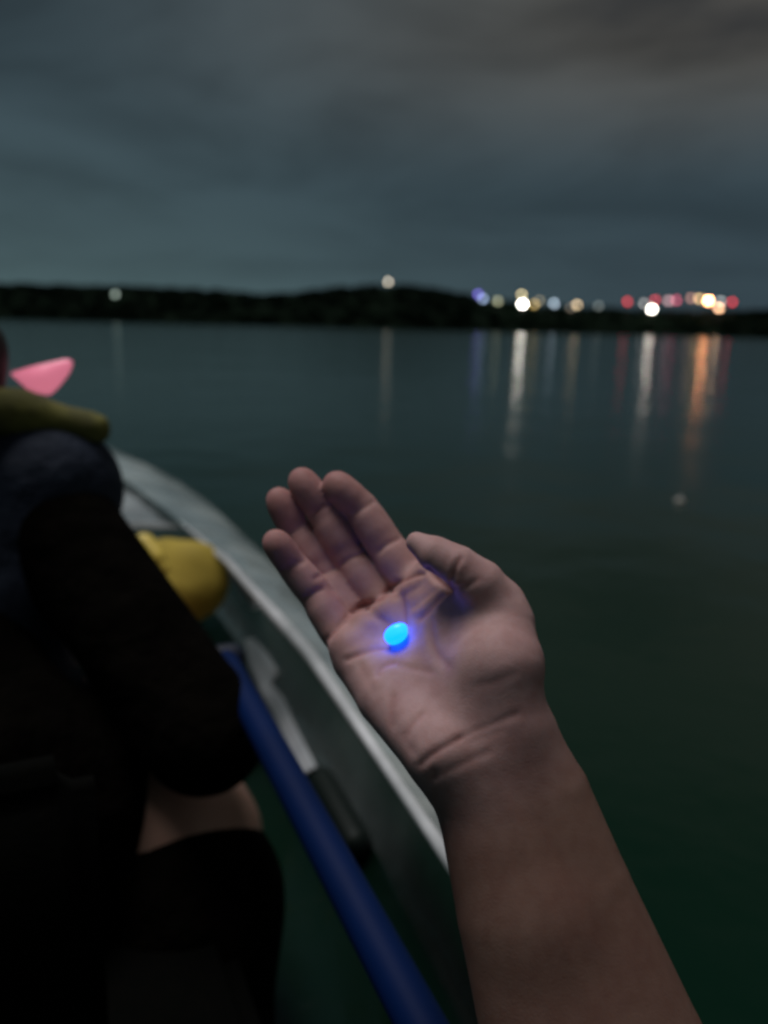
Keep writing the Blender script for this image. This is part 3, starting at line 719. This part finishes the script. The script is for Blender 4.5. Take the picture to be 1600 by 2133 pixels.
    r1.color_ramp.elements[0].position = .32; r1.color_ramp.elements[0].color = (.48, .29, .285, 1); r1.color_ramp.elements[1].position = .68; r1.color_ramp.elements[1].color = (.56, .365, .355, 1)
    r2 = N('ShaderNodeMix'); r2.data_type = 'RGBA'; r2.blend_type = 'MULTIPLY'; r2.inputs[0].default_value = .35; L(r1.outputs[0], r2.inputs[6])
    vr = N('ShaderNodeValToRGB'); L(noi(160, 4), vr.inputs[0]); vr.color_ramp.elements[0].position = .35; vr.color_ramp.elements[0].color = (.75, .62, .58, 1); vr.color_ramp.elements[1].position = .6; vr.color_ramp.elements[1].color = (1, 1, 1, 1)
    L(vr.outputs[0], r2.inputs[7])
    # tan and painted shade together darken the forearm, from wrist to elbow
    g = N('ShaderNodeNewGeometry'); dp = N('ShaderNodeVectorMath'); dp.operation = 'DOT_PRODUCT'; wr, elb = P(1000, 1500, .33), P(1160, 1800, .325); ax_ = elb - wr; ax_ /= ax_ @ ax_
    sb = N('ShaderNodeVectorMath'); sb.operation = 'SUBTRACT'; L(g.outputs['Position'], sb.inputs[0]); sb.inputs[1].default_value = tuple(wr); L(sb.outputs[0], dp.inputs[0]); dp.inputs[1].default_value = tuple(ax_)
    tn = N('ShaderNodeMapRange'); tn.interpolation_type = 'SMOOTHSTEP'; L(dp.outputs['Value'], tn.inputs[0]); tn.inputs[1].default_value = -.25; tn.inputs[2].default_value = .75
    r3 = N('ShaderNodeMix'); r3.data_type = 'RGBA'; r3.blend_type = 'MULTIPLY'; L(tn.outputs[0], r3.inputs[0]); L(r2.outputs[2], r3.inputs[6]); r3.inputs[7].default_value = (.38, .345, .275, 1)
    ab = N('ShaderNodeAttribute'); ab.attribute_name = 'blush'
    r4 = N('ShaderNodeMix'); r4.data_type = 'RGBA'; r4.blend_type = 'MULTIPLY'; L(ab.outputs['Fac'], r4.inputs[0]); L(r3.outputs[2], r4.inputs[6]); r4.inputs[7].default_value = (.80, .60, .58, 1)
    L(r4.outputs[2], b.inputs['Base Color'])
    b.inputs['Roughness'].default_value = .6; b.inputs['Specular IOR Level'].default_value = .25
    b.inputs['Subsurface Weight'].default_value = .35; b.inputs['Subsurface Radius'].default_value = (1, .35, .2); b.inputs['Subsurface Scale'].default_value = .004
    bp = N('ShaderNodeBump'); bp.inputs['Strength'].default_value = .22; bp.inputs['Distance'].default_value = .0005; L(noi(900, 3), bp.inputs['Height']); L(bp.outputs[0], b.inputs['Normal'])
    me = np_mesh('open_hand', wpos, q)
    if len(me.vertices) == len(wpos): at_ = me.attributes.new('blush', 'FLOAT', 'POINT'); at_.data.foreach_set('value', blush.astype(np.float32))
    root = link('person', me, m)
    tag(root, 'outstretched bare arm with open upturned palm holding a glowing blue pellet', 'person')
    el = P(1400, 2740, .285); sh = np.array([.30, -.16, .52])
    vs, fs = tube([el + (sh - el) * t for t in (-.12, .1, .3, .5, .75, 1.0)], [.052, .055, .057, .062, .068, .07], 24)
    link('sleeve', mesh('sleeve', vs, fs), mat('dark_sleeve', (.02, .022, .026), .9, (40, (.012, .013, .016), 3)), root)
    return pal, pn
pal_d, pal_n = build_hand()

# ------------------------------------------------------------------ glowing pellet
def build_pellet():
    c = P(833, 1327, pal_d + .0005) ; n = Vector(CAM3 @ pal_n).normalized()
    bm = bmesh.new(); bmesh.ops.create_icosphere(bm, subdivisions=4, radius=1)
    for v in bm.verts:
        x, y, z = v.co; k = 1 + .05 * math.sin(3 * x + 1.3) * math.cos(2.3 * y) + .03 * math.sin(5 * y + z)
        v.co = Vector((x * .0064 * k, y * .0046 * k, z * .0042 * k))
    me = bpy.data.meshes.new('glowing_pellet'); bm.to_mesh(me); bm.free()
    xa = (Vector(CAM3[:, 0]) + Vector(CAM3[:, 1]) * .25); xa = (xa - n * xa.dot(n)).normalized(); ya = n.cross(xa)
    M = Matrix((xa, ya, n)).transposed().to_4x4(); M.translation = Vector(c) + n * .0030; me.transform(M)
    o = link('glowing_pellet', me, mat('blue_glow', (.1, .4, .6), .3, emit=((0.0, .075, 1.0), 8.0)))
    tag(o, 'small bright blue glowing pellet in the hollow of the palm', 'pellet')
build_pellet()

# ------------------------------------------------------------------ small pale float on the water at right
def build_float():
    d = 2.95; c = P(1416, 1046, d); t = -c[2] / 1.0
    ray = P(1416, 1046, 1.0) - CAMO; k = CAM_H / -ray[2]; c = CAMO + ray * k
    root = empty('float', (c[0], c[1], 0)); tag(root, 'tiny pale float on the open water at right', 'float')
    vs, fs = [], []; prof = [(.002, -.012), (.013, -.010), (.020, -.003), (.021, .004), (.017, .012), (.009, .017), (.004, .020), (.003, .028), (.001, .030)]
    path = [(c[0], c[1], z) for _, z in prof]; vs, fs = tube(path, [r for r, _ in prof], 16)
    link('body', mesh('body', vs, fs), mat('pale_float_foam', (.42, .41, .38), .5, (60, (.34, .33, .30), 3)), root)
    vs, fs = tube([(c[0], c[1], .0035), (c[0], c[1], .0065)], [.0216, .0216], 16); link('band', mesh('band', vs, fs), mat('float_band', (.35, .30, .22), .5, (60, (.3, .25, .2), 3)), root)
build_float()
